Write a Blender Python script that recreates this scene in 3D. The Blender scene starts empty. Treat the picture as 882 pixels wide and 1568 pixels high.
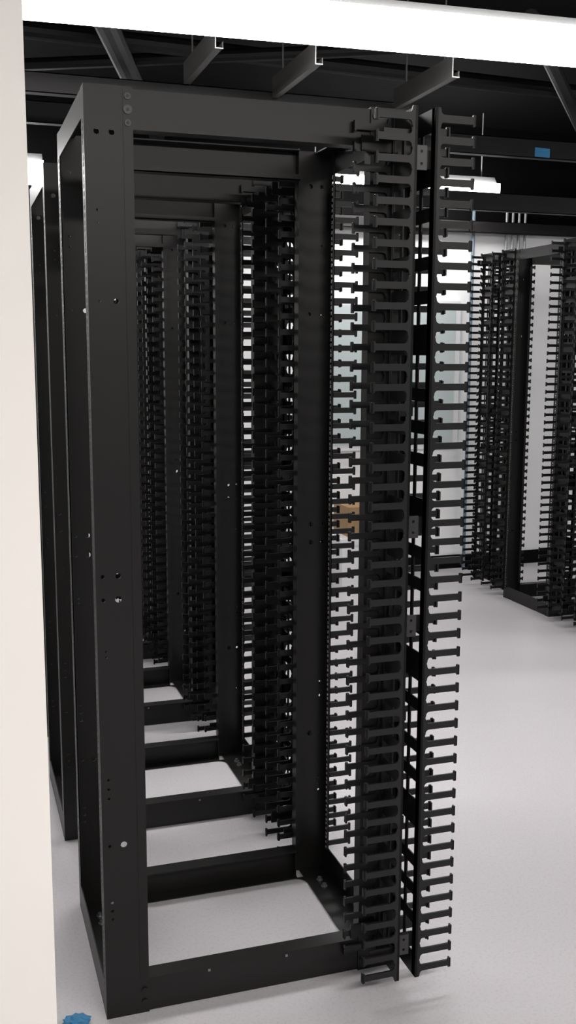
import bpy, bmesh, math, random
from mathutils import Vector, Matrix
random.seed(3)
scene=bpy.context.scene
scene.view_settings.view_transform='Standard'
scene.view_settings.look='None'
scene.view_settings.exposure=0.0

# ---------------------------------------------------------------- materials
def mat(name,col,rough=.5,spec=.5,metal=0,noise=0,nscale=40,bump=0,emit=None,estr=0):
    m=bpy.data.materials.new(name); m.use_nodes=True
    nt=m.node_tree; b=nt.nodes['Principled BSDF']
    b.inputs['Base Color'].default_value=(*col,1); b.inputs['Roughness'].default_value=rough
    b.inputs['Metallic'].default_value=metal; b.inputs['Specular IOR Level'].default_value=spec
    if emit:
        b.inputs['Emission Color'].default_value=(*emit,1); b.inputs['Emission Strength'].default_value=estr
    if noise or bump:
        tc=nt.nodes.new('ShaderNodeTexCoord'); n=nt.nodes.new('ShaderNodeTexNoise')
        n.inputs['Scale'].default_value=nscale; n.inputs['Detail'].default_value=4
        nt.links.new(tc.outputs['Object'],n.inputs['Vector'])
        if noise:
            r=nt.nodes.new('ShaderNodeValToRGB')
            r.color_ramp.elements[0].position=.3; r.color_ramp.elements[1].position=.7
            r.color_ramp.elements[0].color=(*[c*(1-noise) for c in col],1)
            r.color_ramp.elements[1].color=(*[min(1,c*(1+noise)) for c in col],1)
            nt.links.new(n.outputs['Fac'],r.inputs['Fac']); nt.links.new(r.outputs['Color'],b.inputs['Base Color'])
        if bump:
            bp=nt.nodes.new('ShaderNodeBump'); bp.inputs['Strength'].default_value=bump; bp.inputs['Distance'].default_value=.002
            nt.links.new(n.outputs['Fac'],bp.inputs['Height']); nt.links.new(bp.outputs['Normal'],b.inputs['Normal'])
    return m
M_rack=mat('black_powder_coat',(.0072,.0067,.0063),.40,.32,noise=.12,nscale=6)
M_plast=mat('black_plastic',(.0080,.0080,.0080),.40,.32)
M_bolt=mat('zinc_bolt',(.25,.25,.26),.35,metal=.8)
M_lite=mat('worn_black_metal',(.02,.02,.02),.38)
M_thread=mat('worn_hole_edge',(.13,.125,.115),.4)
M_wallN=mat('cream_paint',(.91,.875,.83),.8,.2,noise=.015,nscale=3)
M_wallF=mat('white_paint',(.88,.885,.885),.8,.2,noise=.02,nscale=2)
M_dark=mat('black_ceiling_paint',(.003,.003,.0035),.9,.1)
M_beam=mat('dark_ceiling_steel',(.006,.006,.006),.5,.25,noise=.15,nscale=5)
M_gray=mat('gray_beam_steel',(.016,.015,.015),.5,.25,noise=.1,nscale=8)
M_strut=mat('gray_strut_steel',(.07,.067,.063),.5,.3,noise=.1,nscale=8)
M_tube=mat('fluorescent_diffuser',(1,1,1),.5,emit=(1,.98,.97),estr=17)
M_fillR=mat('rear_fill_diffuser',(1,1,1),.5,emit=(1,.965,.93),estr=38)  # stronger emitter for the added fill strip behind the camera
M_house=mat('fixture_housing',(.7,.7,.7),.5)
M_rim=mat('strut_rim_highlight',(.3,.3,.3),.5)  # pale strut-end rim, a thin highlight put into the colour
M_blue=mat('blue_painter_tape',(.05,.28,.56),.6)
M_blue2=mat('dusty_blue_tape',(.04,.20,.38),.7)
M_board=mat('brown_cardboard',(.34,.22,.12),.8,.1,noise=.08,nscale=20)
M_teal=mat('pale_glass_board',(.50,.56,.565),.3)
M_white=mat('white_plastic',(.75,.75,.76),.5)
M_cond=mat('galvanized_conduit',(.3,.31,.32),.4,metal=.3)
M_bcond=mat('blue_gray_pipe',(.13,.18,.22),.5)
# floor
M_floor=bpy.data.materials.new('speckled_floor_tile'); M_floor.use_nodes=True
nt=M_floor.node_tree; b=nt.nodes['Principled BSDF']; b.inputs['Roughness'].default_value=.36; b.inputs['Specular IOR Level'].default_value=.4
tc=nt.nodes.new('ShaderNodeTexCoord'); n1=nt.nodes.new('ShaderNodeTexNoise'); n1.inputs['Scale'].default_value=120; n1.inputs['Detail'].default_value=6
n2=nt.nodes.new('ShaderNodeTexNoise'); n2.inputs['Scale'].default_value=1.6; n2.inputs['Detail'].default_value=4
r1=nt.nodes.new('ShaderNodeValToRGB'); r1.color_ramp.elements[0].position=.32; r1.color_ramp.elements[1].position=.5
r1.color_ramp.elements[0].color=(.485,.468,.485,1); r1.color_ramp.elements[1].color=(.54,.521,.54,1)
r2=nt.nodes.new('ShaderNodeValToRGB'); r2.color_ramp.elements[0].color=(.92,.92,.92,1); r2.color_ramp.elements[1].color=(1,1,1,1)
mx=nt.nodes.new('ShaderNodeMixRGB'); mx.blend_type='MULTIPLY'; mx.inputs[0].default_value=1
for n in (n1,n2): nt.links.new(tc.outputs['Object'],n.inputs['Vector'])
nt.links.new(n1.outputs['Fac'],r1.inputs['Fac']); nt.links.new(n2.outputs['Fac'],r2.inputs['Fac'])
nt.links.new(r1.outputs['Color'],mx.inputs[1]); nt.links.new(r2.outputs['Color'],mx.inputs[2]); nt.links.new(mx.outputs[0],b.inputs['Base Color'])

# ---------------------------------------------------------------- mesh builder
class MB:
    def __init__(s,mats): s.v=[];s.f=[];s.m=[];s.mats=mats
    def add(s,vs,fs,mi=0):
        o=len(s.v); s.v+= [tuple(v) for v in vs]; s.f+=[tuple(i+o for i in f) for f in fs]; s.m+=[mi]*len(fs)
    def box(s,x0,x1,y0,y1,z0,z1,mi=0):
        vs=[(x,y,z) for z in (z0,z1) for y in (y0,y1) for x in (x0,x1)]
        s.add(vs,[(0,2,3,1),(4,5,7,6),(0,1,5,4),(2,6,7,3),(0,4,6,2),(1,3,7,5)],mi)
    def prism(s,pts,mp,t,mi=0):
        n=len(pts); vs=[mp(a,b,0) for a,b in pts]+[mp(a,b,t) for a,b in pts]
        s.add(vs,[tuple(range(n)),tuple(range(2*n-1,n-1,-1))]+[(i,(i+n),((i+1)%n)+n,(i+1)%n) for i in range(n)],mi)
    def plate(s,u0,u1,v0,v1,holes,mp,t,mi=0,seg=10):
        """plate with round holes (u,v,r)"""
        bm=bmesh.new()
        def loop(ps):
            vs=[bm.verts.new((a,b,0)) for a,b in ps]
            for i in range(len(vs)): bm.edges.new((vs[i],vs[(i+1)%len(vs)]))
        loop([(u0,v0),(u1,v0),(u1,v1),(u0,v1)])
        loops=[]
        for (u,v,r) in holes:
            ps=[(u+r*math.cos(2*math.pi*k/seg),v+r*math.sin(2*math.pi*k/seg)) for k in range(seg)]
            loop(ps); loops.append(ps)
        bmesh.ops.triangle_fill(bm,use_beauty=True,use_dissolve=False,edges=bm.edges[:])
        bm.verts.index_update()
        vs=[(v.co.x,v.co.y) for v in bm.verts]; fs=[tuple(v.index for v in f.verts) for f in bm.faces]
        bm.free(); n=len(vs)
        s.add([mp(a,b,0) for a,b in vs]+[mp(a,b,t) for a,b in vs],fs+[tuple(i+n for i in reversed(f)) for f in fs],mi)
        for ps in loops+[[(u0,v0),(u1,v0),(u1,v1),(u0,v1)]]:
            k=len(ps); s.add([mp(a,b,0) for a,b in ps]+[mp(a,b,t) for a,b in ps],[(i,(i+1)%k,(i+1)%k+k,i+k) for i in range(k)],mi)
    def grid(s,us,vs_,hole,mp,t,mi=0):
        """rect plate cut by lines, skipping cells where hole(i,j)"""
        for i in range(len(us)-1):
            run=None
            for j in range(len(vs_)):
                h = j==len(vs_)-1 or hole(i,j)
                if h:
                    if run is not None:
                        a,b,c,d=us[i],us[i+1],vs_[run],vs_[j]
                        s.prism([(a,c),(b,c),(b,d),(a,d)],mp,t,mi); run=None
                elif run is None: run=j
    def cyl(s,p,axis,r,l,mi=0,seg=10):
        p=Vector(p); a=Vector(axis).normalized(); q=a.to_track_quat('Z','Y')
        ring=[q@Vector((r*math.cos(2*math.pi*k/seg),r*math.sin(2*math.pi*k/seg),0)) for k in range(seg)]
        vs=[p+c for c in ring]+[p+c+a*l for c in ring]
        s.add(vs,[tuple(range(seg))[::-1],tuple(range(seg,2*seg))]+[(i,(i+1)%seg,(i+1)%seg+seg,i+seg) for i in range(seg)],mi)
    def mesh(s,name):
        me=bpy.data.meshes.new(name); me.from_pydata(s.v,[],s.f)
        for m in s.mats: me.materials.append(m)
        me.polygons.foreach_set('material_index',s.m); me.update()
        bm=bmesh.new(); bm.from_mesh(me); bmesh.ops.recalc_face_normals(bm,faces=bm.faces[:]); bm.to_mesh(me); bm.free()
        return me
    def obj(s,name,loc=(0,0,0)):
        return put(s.mesh(name),name,loc)
def put(me,name,loc=(0,0,0)):
    o=bpy.data.objects.new(name,me); o.location=loc; scene.collection.objects.link(o); return o

# ---------------------------------------------------------------- server rack
U=.04445
W,D,PW=.5404,.7499,.1031
G=.4102
def rack_mesh(H,name):
    mb=MB([M_rack,M_bolt,M_lite,M_thread])
    holesL=[(.026,2.04,.0065),(.058,2.04,.0065),(.024,1.88,.003),(.024,1.854,.003),(.024,1.69,.003),(.060,1.69,.006),
        (.016,1.084,.005),(.050,1.084,.007),(.016,1.03,.005),(.050,1.03,.0075),(.02,.91,.003),(.02,.897,.003),
        (.018,.603,.004),(.018,.58,.004),(.018,.557,.004),(.018,.44,.0045),(.050,.44,.0078),(.02,.297,.004),(.02,.276,.004),(.02,.255,.004)]
    def post(x0,sx,y0,sy):
        X=lambda a:x0+sx*a
        Y=lambda a:y0+sy*a
        hs=[(u,v,r) for u,v,r in holesL if v<H-.03]
        mb.plate(0,PW,0,H,hs,lambda a,b,t:(X(a),Y(t),b),.003)
        mb.prism([(.082,.09),(PW,.09),(PW,H-.003),(.082,H-.003)],lambda a,b,t:(X(a),Y(t),b),-.0012)
        n=int((H-.13)/U); z0=.07
        vs=[0]
        hol=set()
        for i in range(n):
            for c in (.0063,.0222,.0381):
                zc=z0+i*U+c; vs+= [zc-.0048,zc+.0048]; hol.add(len(vs)-2)
                mb.box(*sorted((X(-.0006),X(.002))),*sorted((Y(.0185),Y(.0225))),zc-.0052,zc+.0052,3)
        vs.append(H)
        mb.grid([.003,.022,.0315,.045],vs,lambda i,j:i==1 and j in hol,lambda a,b,t:(X(t),Y(a),b),.0025)
        mb.box(*sorted((X(0),X(.006))),*sorted((Y(.0425),Y(.045))),0,H)
        mb.box(*sorted((X(PW-.003),X(PW))),*sorted((Y(.003),Y(.032))),0,H)
        mb.box(*sorted((X(PW-.015),X(PW))),*sorted((Y(.032),Y(.0345))),0.1,H-.1)
        for z in (H-.02,H-.047,H-.074):
            mb.cyl((X(.092),Y(-.0012),z),(0,-sy,0),.007 if z!=H-.047 else .0095,.003,2,12)
            mb.cyl((X(.092),Y(-.003),z),(0,-sy,0),.0035,.0025,0,6)
        for z in (.03,.06):
            mb.cyl((X(.092),Y(0),z),(0,-sy,0),.007,.004,0,8)
    for x0,sx in ((0,1),(D,-1)):
        for y0,sy in ((0,1),(W,-1)): post(x0,sx,y0,sy)
    for y0,sy in ((0,1),(W,-1)):
        Y=lambda a:y0+sy*a
        b=lambda x0,x1,a0,a1,z0,z1,m=0: mb.box(x0,x1,*sorted((Y(a0),Y(a1))),z0,z1,m)
        b(PW-.002,D-PW+.002,.003,.006,H-.086,H-.004); b(PW,D-PW,.006,.045,H-.007,H-.004); b(PW,D-PW,.006,.045,H-.086,H-.083)
        b(PW,D-PW,.042,.045,H-.086,H-.07)
        b(PW-.002,D-PW+.002,.003,.006,.002,.087); b(PW,D-PW,.006,.05,.084,.087); b(PW,D-PW,.006,.055,.002,.005)
        for x in (.25,.45): b(x,x+.006,.001,.003,.075,.081,1)
    for x0,sx in ((0,1),(D,-1)):
        X=lambda a:x0+sx*a
        b=lambda a0,a1,y0,y1,z0,z1,m=0: mb.box(*sorted((X(a0),X(a1))),y0,y1,z0,z1,m)
        b(0,.003,.045,W-.045,H-.062,H-.002); b(.003,.045,.003,W-.003,H-.005,H-.002)
        b(0,.003,.045,W-.045,.002,.08); b(.003,.083,.003,W-.003,.002,.006)
        for (yy,s) in ((.055,1),(W-.055,-1)):
            R=.035
            pts=[(.083,yy)]+[(.083+R*(1-math.sin(math.pi/2*k/6)),yy+s*R*(1-math.cos(math.pi/2*k/6))) for k in range(7)]
            mb.prism(pts,lambda a,c,t:(X(a),c,.002+t),.004)
        for y in (.09,.13,W-.13,W-.09):
            mb.cyl((X(.045),y,.006),(0,0,1),.010,.004,1,12); mb.cyl((X(.045),y,.01),(0,0,1),.006,.007,1,6)
        for y in (.02,W-.02):
            mb.cyl((X(.02),y,0),(0,0,1),.012,.003,0,10)
    return mb.mesh(name)

# ---------------------------------------------------------------- vertical cable manager
CW=.1347
def manager_mesh(H,zb,name):
    mb=MB([M_plast,M_bolt,M_rack,M_lite])
    L=.098; xa=.6023+L; xb=.8412-L
    n=int(round((H-zb)/U)); P=(H-zb)/n
    h=.0077
    cell=[(0,-P/2),(.011,-P/2),(.0125,-P/2+.003),(.0135,-h-.0055),(.016,-h-.002),(.020,-h),(L-.0075,-h),(L-.0065,-.0122),(L-.001,-.0122),(L,-.011),
          (L,.011),(L-.001,.0122),(L-.0065,.0122),(L-.0075,h),(.020,h),(.016,h+.002),(.0135,h+.0055),(.0125,P/2-.003),(.011,P/2),(0,P/2)]
    for xs,s in ((xa,-1),(xb,1)):
        for y,t in ((-CW,.005),(-.005,.005)):
            for i in range(n):
                zc=zb+P*(i+.5)
                mb.prism([(xs+s*a,zc+c) for a,c in cell],lambda a,c,tt:(a,y+tt,c),t,0)
                yy=(y,y+.010) if y<-.1 else (y-.006,y+.005)
                mb.box(*sorted((xs+s*(L-.004),xs+s*L)),*yy,zc-.011,zc+.011)
            mb.box(*sorted((xs,xs+s*.006)),*((y,y+.02) if y<-.1 else (y-.014,y+.005)),zb,H)
        vs=[zb]; hol=set(); z=zb+.06; k=0
        while z<H-.06:
            hh=.045 if k%3 else .075
            vs+=[z,z+hh]; hol.add(len(vs)-2); z+=hh+.03+(.04 if k%4==3 else 0); k+=1
        vs.append(H)
        mb.grid([-CW+.006,-CW+.022,-CW+.062,-CW+.076,-CW+.114,-.006],vs,lambda i,j:(i in(1,3)) and j in hol,lambda a,c,t:(xs+s*t,a,c),.003,2)
    for z in (2.004,1.185,.95,.14):
        mb.plate(xa-.002,xa+.024,z-.026,z+.026,[(xa+.011,z-.013,.0035),(xa+.011,z+.013,.0035)],lambda a,c,t:(a,-CW+.001+t,c),.003,3)
        mb.box(xa,xb,-CW+.02,-CW+.024,z-.02,z+.02,2)
        mb.box(xa,xb,-.03,-.026,z-.03,z+.03,2)
        mb.cyl(((xa+xb)/2,-CW+.02,z),(0,-1,0),.006,.006,1,8)
    for z in (1.75,1.45,.7,.42): mb.box(xa,xb,-.05,-.046,z-.015,z+.015,2)
    for z in (H-.06,.12):
        mb.box(.62,.80,-.012,-.005,z-.018,z+.018,2); mb.box(xa-.075,xa,-CW+.012,-CW+.016,z-.012,z+.012,2)
    return mb.mesh(name)

H1=2.134
rm=rack_mesh(H1,'server_rack'); mm=manager_mesh(2.1114,.0465,'vertical_cable_manager')
P1=W+G
for i in range(4):
    put(rm,'server_rack',(0,i*P1,0))
put(mm,'vertical_cable_manager',(0,-.003,0))
for i in range(4):
    put(mm,'vertical_cable_manager',(0,i*P1+W+CW+.005,0))
    put(mm,'vertical_cable_manager',(0,(i+1)*P1-.003,0))
# second row
H2=2.22
rm2=rack_mesh(H2,'server_rack_tall'); mm2=manager_mesh(H2+.01,.0465,'cable_manager_tall')
X2=3.10
for y in (2.98,2.98-P1):
    put(rm2,'server_rack',(X2,y,0))
for y in (2.98+W+CW+.005, 2.98+P1-.003, 2.98-.003, 2.98-.003-P1, 2.98-G+CW+.005):
    o=put(mm2,'vertical_cable_manager',(X2+D,y,0)); o.scale=(-1,1,1)

# ---------------------------------------------------------------- room
def slab(name,x0,x1,y0,y1,z0,z1,m):
    mb=MB([m]); mb.box(x0,x1,y0,y1,z0,z1); return mb.obj(name)
YB=4.45; CZ=3.15
slab('floor',-4,8,-6,YB+.1,-.1,0,M_floor)
slab('ceiling',-4,8,-6,YB+.1,CZ,CZ+.1,M_dark)
slab('wall_back',-4,8,YB,YB+.1,0,2.43,M_wallF)
slab('plenum_stand_in_1',-4,8,YB-.01,YB+.1,2.43,CZ,M_dark)  # black sheet added in place of the dark open plenum above the wall
slab('baseboard_back',-4,8,YB-.015,YB,0,.10,M_dark)
slab('wall_right',7.9,8,-6,YB,0,CZ,M_wallF)
slab('wall_left',-3,-.147,-.40,-.26,0,CZ,M_wallN)

# ---------------------------------------------------------------- luminaires
def fixture(x0,x1,yl,yr,w,z,m=M_tube,hs=.03):
    """strip light from (x0,yl) to (x1,yr), far edge given; width w towards -Y"""
    mb=MB([M_house,m])
    prof=[(0,z+.01),(-.03,z),(-w+.03,z),(-w,z+.01),(-w,z+hs),(0,z+hs)]
    vs=[(x0,yl+a,c) for a,c in prof]+[(x1,yr+a,c) for a,c in prof]; n=6
    mb.add(vs,[tuple(range(n)),tuple(range(2*n-1,n-1,-1))]+[(i,i+n,(i+1)%n+n,(i+1)%n) for i in range(n)],1)
    hp=[(-.04,z+hs),(-w+.04,z+hs),(-w+.08,z+hs+.05),(-.08,z+hs+.05)]
    vs=[(x0,yl+a,c) for a,c in hp]+[(x1,yr+a,c) for a,c in hp]; n=4
    mb.add(vs,[tuple(range(n)),tuple(range(2*n-1,n-1,-1))]+[(i,i+n,(i+1)%n+n,(i+1)%n) for i in range(n)],0)
    k=max(1,int((x1-x0)/1.2))
    for i in range(k+1):
        f=.05+.9*i/k; mb.cyl((x0+f*(x1-x0),yl+f*(yr-yl)-w/2,z+hs+.05),(0,0,1),.004,CZ-z-hs-.05,0,6)
    return mb.obj('fluorescent_ceiling_light')
fixture(-.9,3.6,1.62,1.395,.41,2.7)
fixture(-1.4,.27,4.22,4.22,.28,2.56,hs=.10); fixture(1.9,3.20,4.22,4.2,.28,2.60,hs=.085)
fixture(-1.5,3.2,-3.05,-3.05,.35,2.8,M_fillR)  # unseen strip added behind the camera to brighten left wall and rack faces
fixture(4.6,7.2,1.5,1.5,.4,2.7)

# ---------------------------------------------------------------- ceiling steel
def beamX(name,x0,x1,y,z0,z1,m,d=.05):
    mb=MB([m]); mb.box(x0,x1,y,y+.004,z0,z1); mb.box(x0,x1,y,y+d,z0,z0+.004); mb.box(x0,x1,y,y+d,z1-.004,z1); mb.obj(name)
beamX('ceiling_beam',-2,1.75,2.19,2.62,2.70,M_gray)
beamX('ceiling_beam',-2,6,2.95,2.66,2.76,M_gray)
beamX('ceiling_beam',.9,7,3.72,2.48,2.59,M_gray)
beamX('ceiling_beam',.9,7,4.34,2.42,2.50,M_gray)
beamX('ceiling_beam',-2,6,1.95,2.90,3.0,M_beam)
for x,y0,y1,z in ((1.09,1.62,2.17,2.755),(1.66,1.60,2.17,2.75),(.70,1.63,2.17,2.78)):
    mb=MB([M_strut,M_rim])
    mb.box(x-.003,x,y0,y1,z-.085,z); mb.box(x,x+.028,y0,y1,z-.085,z-.082); mb.box(x,x+.028,y0,y1,z-.003,z); mb.box(x+.025,x+.028,y0,y1,z-.085,z-.06)
    mb.box(x-.004,x,y0-.002,y0,z-.086,z+.001,1);mb.box(x,x+.028,y0-.002,y0,z-.086,z-.082,1);mb.box(x,x+.028,y0-.002,y0,z-.003,z,1)
    mb.box(x+.010,x+.016,y0+.1,y0+.106,z,CZ,0); mb.box(x+.010,x+.016,y1-.1,y1-.094,z,CZ,0)
    mb.obj('support_strut')
def pipe(name,p,q,r,m):
    mb=MB([m]); p=Vector(p);q=Vector(q); mb.cyl(p,q-p,r,(q-p).length,0,12); mb.obj(name)
pipe('ceiling_pipe',(-2,2.5,2.98),(5,2.9,2.98),.04,M_beam)
pipe('ceiling_pipe',(-.5,3.4,2.95),(2.8,1.7,2.95),.03,M_beam)
pipe('ceiling_pipe',(.2,1.6,2.92),(1.0,4.3,2.92),.05,M_gray)
pipe('ceiling_pipe',(2.0,1.6,2.92),(4.2,4.3,2.92),.035,M_beam)
for i in range(4):
    pipe('electrical_conduit',(3.54+i*.05,YB-.04,0),(3.54+i*.05,YB-.04,2.62),.010,M_cond)
pipe('wall_pipe',(3.27,YB-.05,0),(3.27,YB-.05,2.62),.012,M_bcond)
mb=MB([M_blue]); mb.prism([(2.86,2.668),(2.955,2.665),(2.955,2.713),(2.86,2.716)],lambda a,c,t:(a,2.949-t,c),.003); mb.obj('blue_tape_label')
mb=MB([M_white,M_teal]); mb.box(2.15,3.2,YB-.03,YB-.001,.9,1.95,0); mb.box(2.19,3.16,YB-.034,YB-.03,.94,1.91,1); mb.obj('wall_board')
mb=MB([M_white]); mb.box(2.15,2.55,4.0,4.4,0,.36); mb.box(2.13,2.57,3.98,4.42,.31,.355); mb.obj('storage_bin')
mb=MB([M_board]); mb.box(2.2,2.42,4.02,4.3,.361,.56); mb.box(2.205,2.415,4.019,4.02,.45,.47); mb.obj('cardboard_box')
bm=bmesh.new(); bmesh.ops.create_icosphere(bm,subdivisions=3,radius=.027)
for v in bm.verts:
    k=1+random.uniform(-.25,.25); v.co=Vector((v.co.x*1.2*k,v.co.y*.8*k,max(-.008,v.co.z*.45*k)))
me=bpy.data.meshes.new('crumpled_tape'); bm.to_mesh(me); bm.free(); me.materials.append(M_blue2)
put(me,'crumpled_blue_tape',(-.072,.004,.008))

# world
w=bpy.data.worlds.new('w'); scene.world=w; w.use_nodes=True
w.node_tree.nodes['Background'].inputs[0].default_value=(.95,.95,1,1); w.node_tree.nodes['Background'].inputs[1].default_value=.25

# ---------------------------------------------------------------- camera
cd=bpy.data.cameras.new('camera'); cam=bpy.data.objects.new('camera',cd); scene.collection.objects.link(cam)
yaw,pit,rol=math.radians(18.19),math.radians(8.88),math.radians(.21)
F=Vector((math.sin(yaw)*math.cos(pit),math.cos(yaw)*math.cos(pit),-math.sin(pit)))
R0=Vector((math.cos(yaw),-math.sin(yaw),0)); U0=R0.cross(F)
R=R0*math.cos(rol)+U0*math.sin(rol); Up=U0*math.cos(rol)-R0*math.sin(rol)
Mx=Matrix((R,Up,-F)).transposed().to_4x4(); Mx.translation=Vector((-.2872,-2.2496,1.5816)); cam.matrix_world=Mx
cd.sensor_fit='VERTICAL'; cd.sensor_height=36; cd.lens=36*1560.93/1568; cd.clip_start=.01
scene.camera=cam
